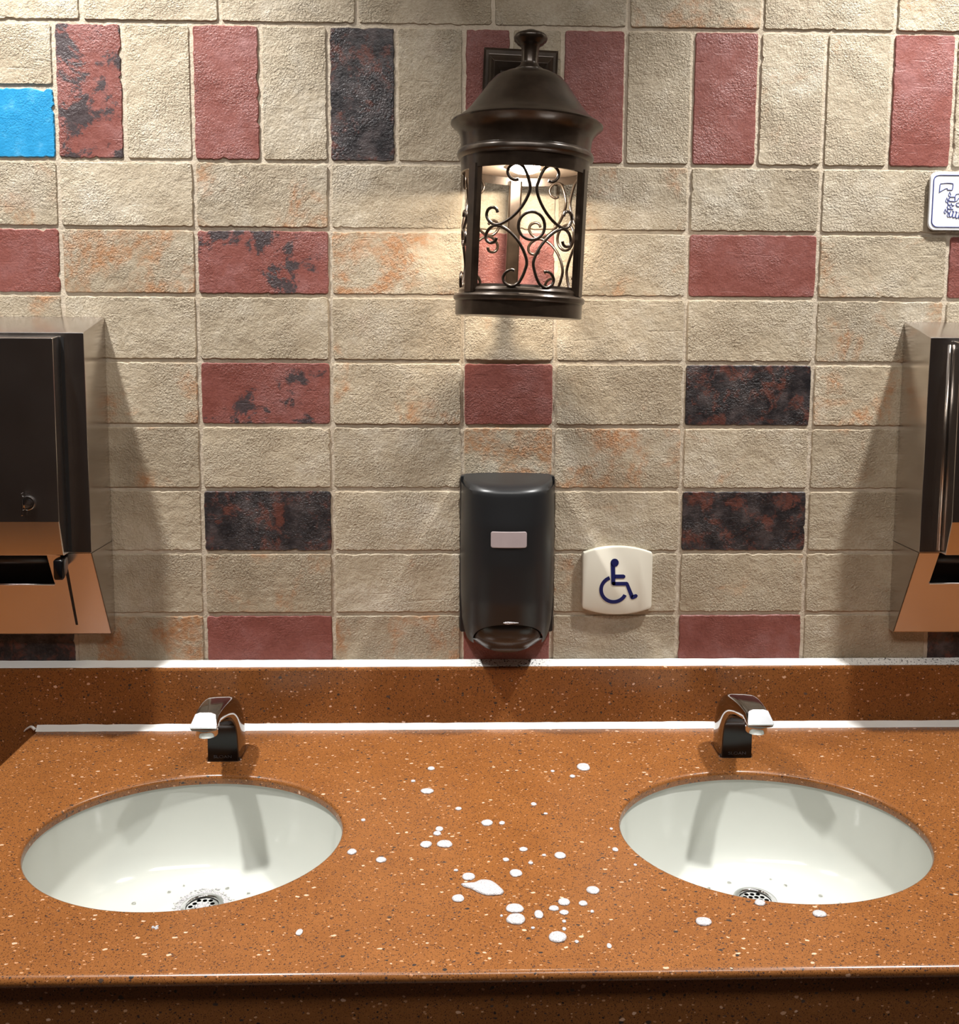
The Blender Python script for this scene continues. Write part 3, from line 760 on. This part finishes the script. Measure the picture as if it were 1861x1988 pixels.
# ------------------------------------------------------------------ paper towel dispensers
def make_towel(cx, label):
    t = thing('paper_towel_dispenser', label, 'paper towel dispenser', (cx, 0, 1.015), group='steel paper towel dispensers')
    hw = 0.1365; ZS = 0.143; ZT = 0.467; ZB = 0.4915; DF = 0.087; DB = 0.018
    MB().prism_x([(-.0003, ZB), (-DF, ZT), (-DF, ZS + .0006), (-.0003, ZS + .0006)], -hw, hw).build('cabinet', M['steel'], t, bevel=0.0009)
    for s_ in (-1, 1):
        x = s_*hw; MB().prism_x([(-.0003, ZS), (-DF, ZS), (-DB, 0), (-.0003, 0)], x, x - s_*0.0012).build('side_cheek', M['steel'], t)
    # slanted lower panel with the paper mouth notched out of its top
    def pn(z): return -(DB + (DF - DB)*z/ZS)
    L_, Rr = -0.1055, 0.0705; ZM = 0.0905
    mb = MB()
    def slab(x0, x1, z0, z1):
        mb.add([(x0, pn(z0), z0), (x1, pn(z0), z0), (x1, pn(z1), z1), (x0, pn(z1), z1),
                (x0, pn(z0) + .0014, z0), (x1, pn(z0) + .0014, z0), (x1, pn(z1) + .0014, z1), (x0, pn(z1) + .0014, z1)],
               [(0,1,2,3),(7,6,5,4),(0,4,5,1),(1,5,6,2),(2,6,7,3),(3,7,4,0)])
    slab(-hw, hw, 0.0, ZM); slab(-hw, L_, ZM, ZS); slab(Rr, hw, ZM, ZS)
    mb.build('lower_panel', M['steel'], t, fix=False)
    MB().box(-hw, hw, -DB, -.0003, -0.0012, 0).build('bottom_plate', M['steel'], t)
    # rolled lip of the mouth; a near-black sheet stands in for shade inside
    MB().tube([(L_, pn(ZM) - .0008, ZM - .0006), (Rr, pn(ZM) - .0008, ZM - .0006)], 0.0016, 10).build('mouth_lip', M['steel'], t, smooth=True)
    MB().add([(L_ - .01, pn(ZM) + .012, ZM - .004), (Rr + .01, pn(ZM) + .012, ZM - .004), (Rr + .01, -0.040, ZS), (L_ - .01, -0.040, ZS)], [(0, 1, 2, 3)]).build('mouth_back', M['holeshade'], t)
    MB().tube([(L_ - .008, -0.052, ZM + .040), (Rr + .008, -0.052, ZM + .040)], 0.0125, 20).build('roller', M['blackplastic'], t, smooth=True)
    # raised door with returned foot
    DX0, DX1 = -0.1045, 0.1030
    dz0, dz1, fz = 0.1435, 0.4625, 0.1960
    door = MB().prism_x([(-DF - .0012, dz1 + .0), (-0.1135, dz1 - .003), (-0.1165, fz), (-0.1030, dz0), (-DF - .0012, dz0)], DX0, DX1).build('door', M['steel'], t, bevel=0.0012)
    MB().box(DX1 + .0004, DX1 + .0052, -DF - .0006, -DF + .001, dz0 + .002, dz1 - .002).build('door_gap_shade', M['holeshade'], t)  # dark strip painted as the shade in the gap beside the door
    MB().cyl((DX0 - .0032, -DF - .0022, dz0 + .004), (DX0 - .0032, -DF - .0014, dz1 - .006), 0.0013, 10).build('hinge', M['steel'], t, smooth=True)
    # lock with wing key
    lx, lz = 0.0605, 0.2235; yf = -0.1166
    lock = MB().tube([(lx, yf + .001, lz), (lx, yf - .003, lz)], 0.0102, 28).build('lock', M['chrome'], door, bevel=0.0008)
    MB().lathe([(0.0001, 0), (.0064, 0), (.0064, .004), (.0001, .0058)], 20).build('lock_barrel', M['chrome'], door, smooth=True, sharp=40)
    ob = door.children[-1]; ob.location = (lx, yf - .003, lz); ob.rotation_euler = (pi/2, 0, 0)
    MB().prism_x([(yf - .004, lz + .0165), (yf - .0105, lz + .0155), (yf - .0105, lz - .0165), (yf - .004, lz - .0175)], lx - .0062, lx - .0038).build('wing_key', M['chrome'], door, bevel=0.0006)
    # feed lever over a black strip painted as the shade of its slit
    mbs = MB(); xa, xb = 0.0950, 0.0868
    z0, z1 = 0.0160, 0.1330
    mbs.add([(xb - .0018, pn(z0) - .0004, z0), (xb + .0018, pn(z0) - .0004, z0), (xa + .0024, pn(z1) - .0004, z1), (xa - .0024, pn(z1) - .0004, z1)], [(0, 1, 2, 3)])
    mbs.build('lever_slit_shade', M['holeshade'], t)
    rs = []
    for y, w, z, hh in ((-.078, .005, .130, .008), (-.088, .0075, .1265, .0125), (-.099, .0085, .1235, .0150), (-.104, .0085, .1225, .0150), (-.106, .0070, .1220, .0130)):
        rs.append([(0.0960 - .0015 + px_, y, z + pz_) for px_, pz_ in rrect(2*w*.85, 2*hh, .003, 3)])
    MB().rings(rs, cap0=True, cap1=True).build('feed_lever', M['glossblack'], t, smooth=True, sharp=50)
    return t
make_towel(-0.0745, 'brushed steel paper towel dispenser with key lock and black lever, at the left edge')
make_towel(1.4355, 'brushed steel paper towel dispenser below the hand washing sign, at the right edge')

# ------------------------------------------------------------------ wall lantern
def make_lantern():
    t = thing('wall_lantern', 'dark bronze wall lantern with domed roof and scrolled iron panels, lit', 'wall lantern', (0.6862, -0.13, 1.5075), (0, 0.036, 0))
    B = M['bronze']
    MB().lathe([(.0001,.3905),(.0070,.3900),(.0110,.3880),(.0118,.3868),(.0165,.3862),(.0215,.3835),(.0232,.3795),(.0218,.3755),(.0190,.3738),(.0185,.3722),(.0150,.3700),(.0122,.3670),(.0116,.3600),(.0116,.3480),(.0135,.3425),(.0190,.3390),(.0205,.3370),(.0205,.3350)], 48).build('finial', B, t, smooth=True, sharp=50)
    roof = [(.0150,.3372),(.0215,.3355),(.0335,.3325),(.0465,.3258),(.0560,.3155),(.0635,.3045),(.0715,.2940),(.0785,.2845),(.0865,.2755),(.0955,.2685),(.1030,.2645),(.1052,.2625),(.1050,.2602),(.1010,.2572),(.0965,.2530),(.0930,.2480),(.0910,.2420),(.0902,.2330),(.0905,.2268),(.0930,.2250),(.0945,.2220),(.0948,.2180),(.0930,.2150),(.0905,.2137),(.0895,.2130),(.0890,.2070),(.0885,.1950),(.0868,.1945),(.0862,.2040),(.0860,.2070),(.0001,.2070)]
    MB().lathe(roof, 72).build('roof', B, t, smooth=True, sharp=32)
    t2 = NT('reflector_plate'); M['plate'] = t2.out((0.75, 0.62, 0.50), 0.35, 0.3)
    MB().lathe([(.0300,.2062),(.0600,.2058),(.0855,.2058)], 48).build('reflector', M['plate'], t, smooth=True)
    MB().lathe([(.0001,.1980),(.0120,.1990),(.0190,.2020),(.0220,.2068)], 24).build('bulb', M['bulb'], t, smooth=True)
    MB().lathe([(.0001,.0420),(.0790,.0420),(.0800,.0385),(.0830,.0375),(.0850,.0345),(.0850,.0310),(.0868,.0300),(.0905,.0290),(.0922,.0265),(.0922,.0225),(.0905,.0205),(.0890,.0196),(.0890,.0010),(.0880,0),(.0001,0)], 72).build('base', B, t, smooth=True, sharp=32)
    tw = math.radians(5.0)
    def dirv(a): a += tw; return Vector((math.sin(a), -math.cos(a), 0)), Vector((math.cos(a), math.sin(a), 0))
    for a in (-pi/3, pi/3, pi):
        d, e = dirv(a); mb = MB(); rs = []
        for z in (.0300, .2000):
            rs.append([tuple(d*r + e*w + Vector((0, 0, z))) for r, w in ((.0900,-.0070),(.0900,.0070),(.0875,.0095),(.0800,.0095),(.0790,.0070),(.0790,-.0070),(.0800,-.0095),(.0875,-.0095))])
        mb.rings(rs, cap0=True, cap1=True).build('post', B, t)
    # scrolled panels: four C-scrolls round a ring, bent to the drum
    q = [(95,288),(118,283),(148,300),(163,335),(148,368),(112,386),(72,368),(46,325),(30,280),(21,240),(28,200),(52,145),(90,88),(140,38),(190,8),(228,4),(258,25),(275,62),(268,98),(245,112),(222,104),(212,80)]
    sc = 1/4780.0; RP = 0.0830; zc = 0.1180
    def bend(dx, dz, a):
        th = math.asin(max(-0.97, min(0.97, dx*sc/RP)))*1.0
        d, _ = dirv(a + th); return d*RP + Vector((0, 0, zc + dz*sc*0.985))
    for a in (0, 2*pi/3, -2*pi/3):
        for sx in (1, -1):
            for sz in (1, -1):
                pts = [bend(sx*p.x, sz*p.y, a) for p in cat_rom([(x, y, 0) for x, y in q], 4)]
                MB().tube(pts, 0.0021, 8).build('scroll', B, t, smooth=True)
        MB().tube([bend(84*math.cos(2*pi*k/32), 88*math.sin(2*pi*k/32), a) for k in range(32)], 0.0021, 8, True).build('scroll_ring', B, t, smooth=True)
    # wall plate with stepped frame, and the arm
    pl = MB(); lv = []
    cxp, czp = -0.0055, 0.3450
    for f, y in ((.0555, .1295), (.0555, .1190), (.0525, .1165), (.0480, .1165), (.0440, .1120), (.0395, .1085), (.0340, .1110), (.0300, .1130)):
        lv.append([(cxp + sx*f, y, czp - 0.020 + sz*f*1.34) for sx, sz in ((-1,-1),(1,-1),(1,1),(-1,1))])
    pl.rings(lv, cap0=True, cap1=True).build('wall_plate', B, t, bevel=0.0006)
    MB().prism_x([(.1130,.3300),(.0500,.3000),(.0300,.2900),(.0300,.2700),(.0700,.2800),(.1130,.2900)], -.012, .016).build('arm', B, t, bevel=0.002)
    l = bpy.data.lights.new('lantern_lamp', 'SPOT'); l.energy = LANTERN_W; l.color = (1.0, 0.84, 0.68); l.spot_size = math.radians(140); l.spot_blend = 0.25; l.shadow_soft_size = 0.010
    lo = bpy.data.objects.new('lantern_lamp', l); link(lo, t); lo.location = (0, 0, 0.1965)
make_lantern()

# ------------------------------------------------------------------ ceiling fittings (out of frame, seen in reflections)
for (x, y), lab in zip(SPOTS, ('round recessed ceiling light over the left end of the counter', 'round recessed ceiling light over the right end of the counter')):
    t = thing('recessed_light', lab, 'ceiling light', (x, y, CEIL), group='recessed ceiling lights')
    MB().lathe([(.050, -.0005), (.072, -.0005), (.072, -.006), (.066, -.009), (.052, -.009), (.050, -.004)], 40).build('trim_ring', M['whitemetal'], t, smooth=True, sharp=40)
    MB().lathe([(.0001, -.003), (.050, -.003)], 40).build('lens', M['lens'], t)
t = thing('ceiling_panel', 'long white diffuser panel light on the ceiling', 'ceiling light', (PANEL[0], PANEL[1], CEIL))
a, b = PANEL[2]/2, PANEL[3]/2
MB().prism_x([(-b-.03, -.0005), (-b-.03, -.035), (b+.03, -.035), (b+.03, -.0005)], -a-.03, a+.03).build('frame', M['whitemetal'], t)
MB().box(-a, a, -b, b, -.040, -.0352).build('diffuser', M['panellens'], t)

# ------------------------------------------------------------------ soap foam on the counter
def foam(x, y, a, b, label, group=None, mat='foam', hh=0.30, poly=None, z=ZC):
    sd = rng.uniform(0, 50); n = 26
    if poly: out = [(px_ - x, py_ - y) for px_, py_ in poly]; n = len(out)
    else:
        out = []
        for k in range(n):
            th = 2*pi*k/n; r = 1 + 0.13*noise.noise(Vector((math.cos(th)*1.1 + sd, math.sin(th)*1.1, 0)))
            out.append((a*r*math.cos(th), b*r*math.sin(th)))
    hgt = min(a, b)*hh + 0.0004; rs = []
    for f, q in ((1.0, 0.0), (1.015, .22), (.95, .55), (.80, .80), (.55, .94), (.25, 1.0), (.02, 1.01)):
        rs.append([(px_*f, py_*f, 0.0002 + hgt*q) for px_, py_ in out])
    o = MB().rings(rs, cap0=True, cap1=True).build('soap_foam', M[mat], None, smooth=True)
    o.location = (x, y, z); tag(o, label, 'soap foam', group); return o
named = [
 (0.7852,-0.1649,0.0090,0.0115,'foam blob behind the others, between soap dispenser and clean-drain basin'),
 (0.5613,-0.2353,0.0088,0.0072,'lens-shaped foam blob farthest back among those left of the soap dispenser'),
 (0.6401,-0.3225,0.0074,0.0072,'thin half-dissolved foam blob alone in the middle of the counter'),
 (0.5635,-0.3737,0.0072,0.0072,'left one of two oval foam blobs lying side by side'),
 (0.5862,-0.3730,0.0097,0.0080,'right and wider one of two oval foam blobs lying side by side'),
 (0.4749,-0.3887,0.0056,0.0062,'foam blob closest to the rim of the foamy-drain basin'),
 (0.5111,-0.4072,0.0064,0.0058,'foam blob second closest to the rim of the foamy-drain basin'),
 (0.7252,-0.4013,0.0070,0.0070,'oval foam blob midway between fish-shaped splash and clean-drain basin'),
 (0.6699,-0.4385,0.0073,0.0075,'foam blob just behind the right end of the fish-shaped splash'),
 (0.6146,-0.4447,0.0078,0.0072,'foam blob just behind the tail of the fish-shaped splash'),
 (0.6026,-0.4875,0.0070,0.0066,'foam blob in front of the tail of the fish-shaped splash'),
 (0.7544,-0.4742,0.0074,0.0070,'foam blob right of the fish-shaped splash, nearest the clean-drain basin'),
 (0.7189,-0.4962,0.0066,0.0065,'foam blob behind the dumbbell-shaped foam drops'),
 (0.7398,-0.4990,0.0047,0.0048,'small foam blob right behind the dumbbell-shaped foam drops'),
 (0.6642,-0.5072,0.0098,0.0078,'rear half of the double foam blob near the counter front'),
 (0.6639,-0.5266,0.0100,0.0092,'front half of the double foam blob near the counter front'),
 (0.6895,-0.5182,0.0048,0.0072,'pointed foam blob right of the double foam blob'),
 (0.7068,-0.5077,0.0054,0.0048,'thin left end of the dumbbell-shaped foam drops'),
 (0.7171,-0.5153,0.0050,0.0042,'right end of the dumbbell-shaped foam drops'),
 (0.7056,-0.5582,0.0094,0.0088,'round foam blob nearest the front edge of the counter'),
 (0.8641,-0.5343,0.0084,0.0072,'foam blob in front of the clean-drain basin, the left one of two'),
 (0.9935,-0.5225,0.0074,0.0060,'foam blob in front of the clean-drain basin, the right one of two'),
 (0.9352,-0.5012,0.0058,0.0056,'foam blob on the front rim of the clean-drain basin'),
 (0.5793,-0.3364,0.0048,0.0054,'rear one of a stacked pair of small foam drops'),
 (0.5767,-0.3473,0.0049,0.0050,'front one of a stacked pair of small foam drops'),
 (0.5648,-0.1661,0.0052,0.0054,'small foam drop nearest the backsplash, left of the soap dispenser'),
]
for x, y, a, b, lab in named: foam(x, y, a, b, lab, 'foam blobs on the counter')
fish = [(0.606,-0.4604),(0.6128,-0.4595),(0.6207,-0.4583),(0.6287,-0.4529),(0.6385,-0.4541),(0.6451,-0.4601),(0.6514,-0.4704),(0.6535,-0.4757),(0.6509,-0.4807),(0.6432,-0.4819),(0.6346,-0.4821),(0.6261,-0.4776),(0.6166,-0.4691),(0.6099,-0.4656)]
fp = cat_rom([(p[0], p[1], 0) for p in fish + fish[:1]], 3)[:-1]
foam(0.6350, -0.4675, 0.02, 0.013, 'largest foam splash, fish-shaped, in the middle of the counter', 'foam blobs on the counter', poly=[(p.x, p.y) for p in fp], hh=0.28)
small = [(0.7656,-0.1932,0.0042,0.0048),(0.5407,-0.2046,0.0034,0.0037),(0.6038,-0.2844,0.0043,0.0046),(0.7041,-0.2734,0.0039,0.0047),(0.6593,-0.3225,0.0039,0.0048),
(0.6822,-0.3864,0.0054,0.0051),(0.6597,-0.4090,0.0040,0.0042),(0.6886,-0.4165,0.0030,0.0033),(0.7938,-0.3886,0.0037,0.0050),(0.8121,-0.4225,0.0020,0.0026),(0.7568,-0.5729,0.0026,0.0045),
(0.7139,-0.5440,0.0025,0.0030),(0.7154,-0.5307,0.0022,0.0027),(0.6811,-0.5416,0.0022,0.0021),(0.7244,-0.5655,0.0023,0.0028),(0.7175,-0.2992,0.0029,0.0027),(0.7392,-0.1765,0.0030,0.0033),
(0.4811,-0.3122,0.0031,0.0035),(0.6002,-0.4307,0.0028,0.0025),(0.7478,-0.5137,0.0022,0.0028),(0.6490,-0.5197,0.0016,0.0021),(0.7972,-0.3390,0.0022,0.0030),(0.7061,-0.3997,0.0027,0.0027)]
for x, y, a, b in small: foam(x, y, a*.95, b*.9, 'tiny white foam droplet scattered between the two basins', 'tiny foam droplets')
foam(0.4365, -0.5450, 0.0035, 0.0055, 'pale foam drop in front of the foamy-drain basin', 'foam blobs on the counter')
# a lone cluster of clear bubbles
mb = MB()
for k in range(9):
    a = rng.uniform(0, 2*pi); r = rng.uniform(0, .0032); rr = rng.uniform(.0008, .0016)
    mb.lathe([(rr*math.cos(q*pi/2/4), rr*math.sin(q*pi/2/4)) for q in range(4)] + [(0.0001, rr)], 10, (r*math.cos(a), 1.4*r*math.sin(a), 0.0001))
o = mb.build('bubble_cluster', M['foam'], None, smooth=True); o.location = (0.2839, -0.5345, ZC); tag(o, 'small cluster of clear bubbles in front of the foamy-drain basin', 'soap foam')
# foam gathered round the left drain
mb = MB(); sx, sy = SINKS[0]; zb = ZC - TH - 0.0004 - 0.118
for k in range(430):
    a = rng.uniform(0, 2*pi); r = 0.0275 + abs(rng.gauss(0, 0.0050)); rr = rng.uniform(.0011, .0024)*(1 - min(.6, (r - .0275)*22))
    zz = zb + 0.0004 + max(0, r - 0.0285)*0.045
    mb.lathe([(rr*math.cos(q*pi/2/3), rr*0.7*math.sin(q*pi/2/3)) for q in range(3)] + [(0.0001, rr*.7)], 7, (r*math.cos(a), r*math.sin(a), zz - zb))
for k in range(60):
    a = rng.uniform(0, 2*pi); r = rng.uniform(0, 0.009); rr = rng.uniform(.001, .0022)
    mb.lathe([(rr*math.cos(q*pi/2/3), rr*0.7*math.sin(q*pi/2/3)) for q in range(3)] + [(0.0001, rr*.7)], 7, (r*math.cos(a), r*math.sin(a), 0.0))
o = mb.build('drain_foam', M['foam'], None, smooth=True); o.location = (sx + 0.001, sy + 0.056, zb)
tag(o, 'ring of white soap bubbles clinging round the drain of the left basin', 'soap foam', kind='stuff')

# water drops left in the basins
def bowl_point(k, sv, th):
    cx, cy = SINKS[k]; D = 0.118
    a = 0.0285 + (SA + 0.004 - 0.0285)*sv; b = 0.0285 + (SB + 0.004 - 0.0285)*sv; o_ = (1 - sv)**1.2
    z = ZC - TH - 0.0004 - D*(1 - sv**5.5)**0.64
    return (cx + 0.001*o_ + a*math.cos(th), cy + 0.056*o_ + b*math.sin(th), z)
for k, lab in ((0, 'clear water drop on the bottom of the basin with foamy drain'), (1, 'clear water drop on the bottom of the basin with clean drain')):
    for sv, th, r in ((.42, 2.75, .0030), (.50, 2.95, .0022), (.30, 2.3, .0026), (.22, 1.2, .0030), (.28, 0.75, .0024), (.45, 0.45, .0026), (.36, 2.0, .0018)):
        if k: th = pi - th
        p = bowl_point(k, sv, th)
        o = MB().lathe([(r, -.0002), (r*.97, r*.16), (r*.75, r*.38), (r*.4, r*.5), (.00005, r*.54)], 16).build('water_drop', M['water'], None, smooth=True)
        o.location = (p[0], p[1], p[2] + 0.0003); tag(o, lab, 'water drop', 'water drops in the basins')
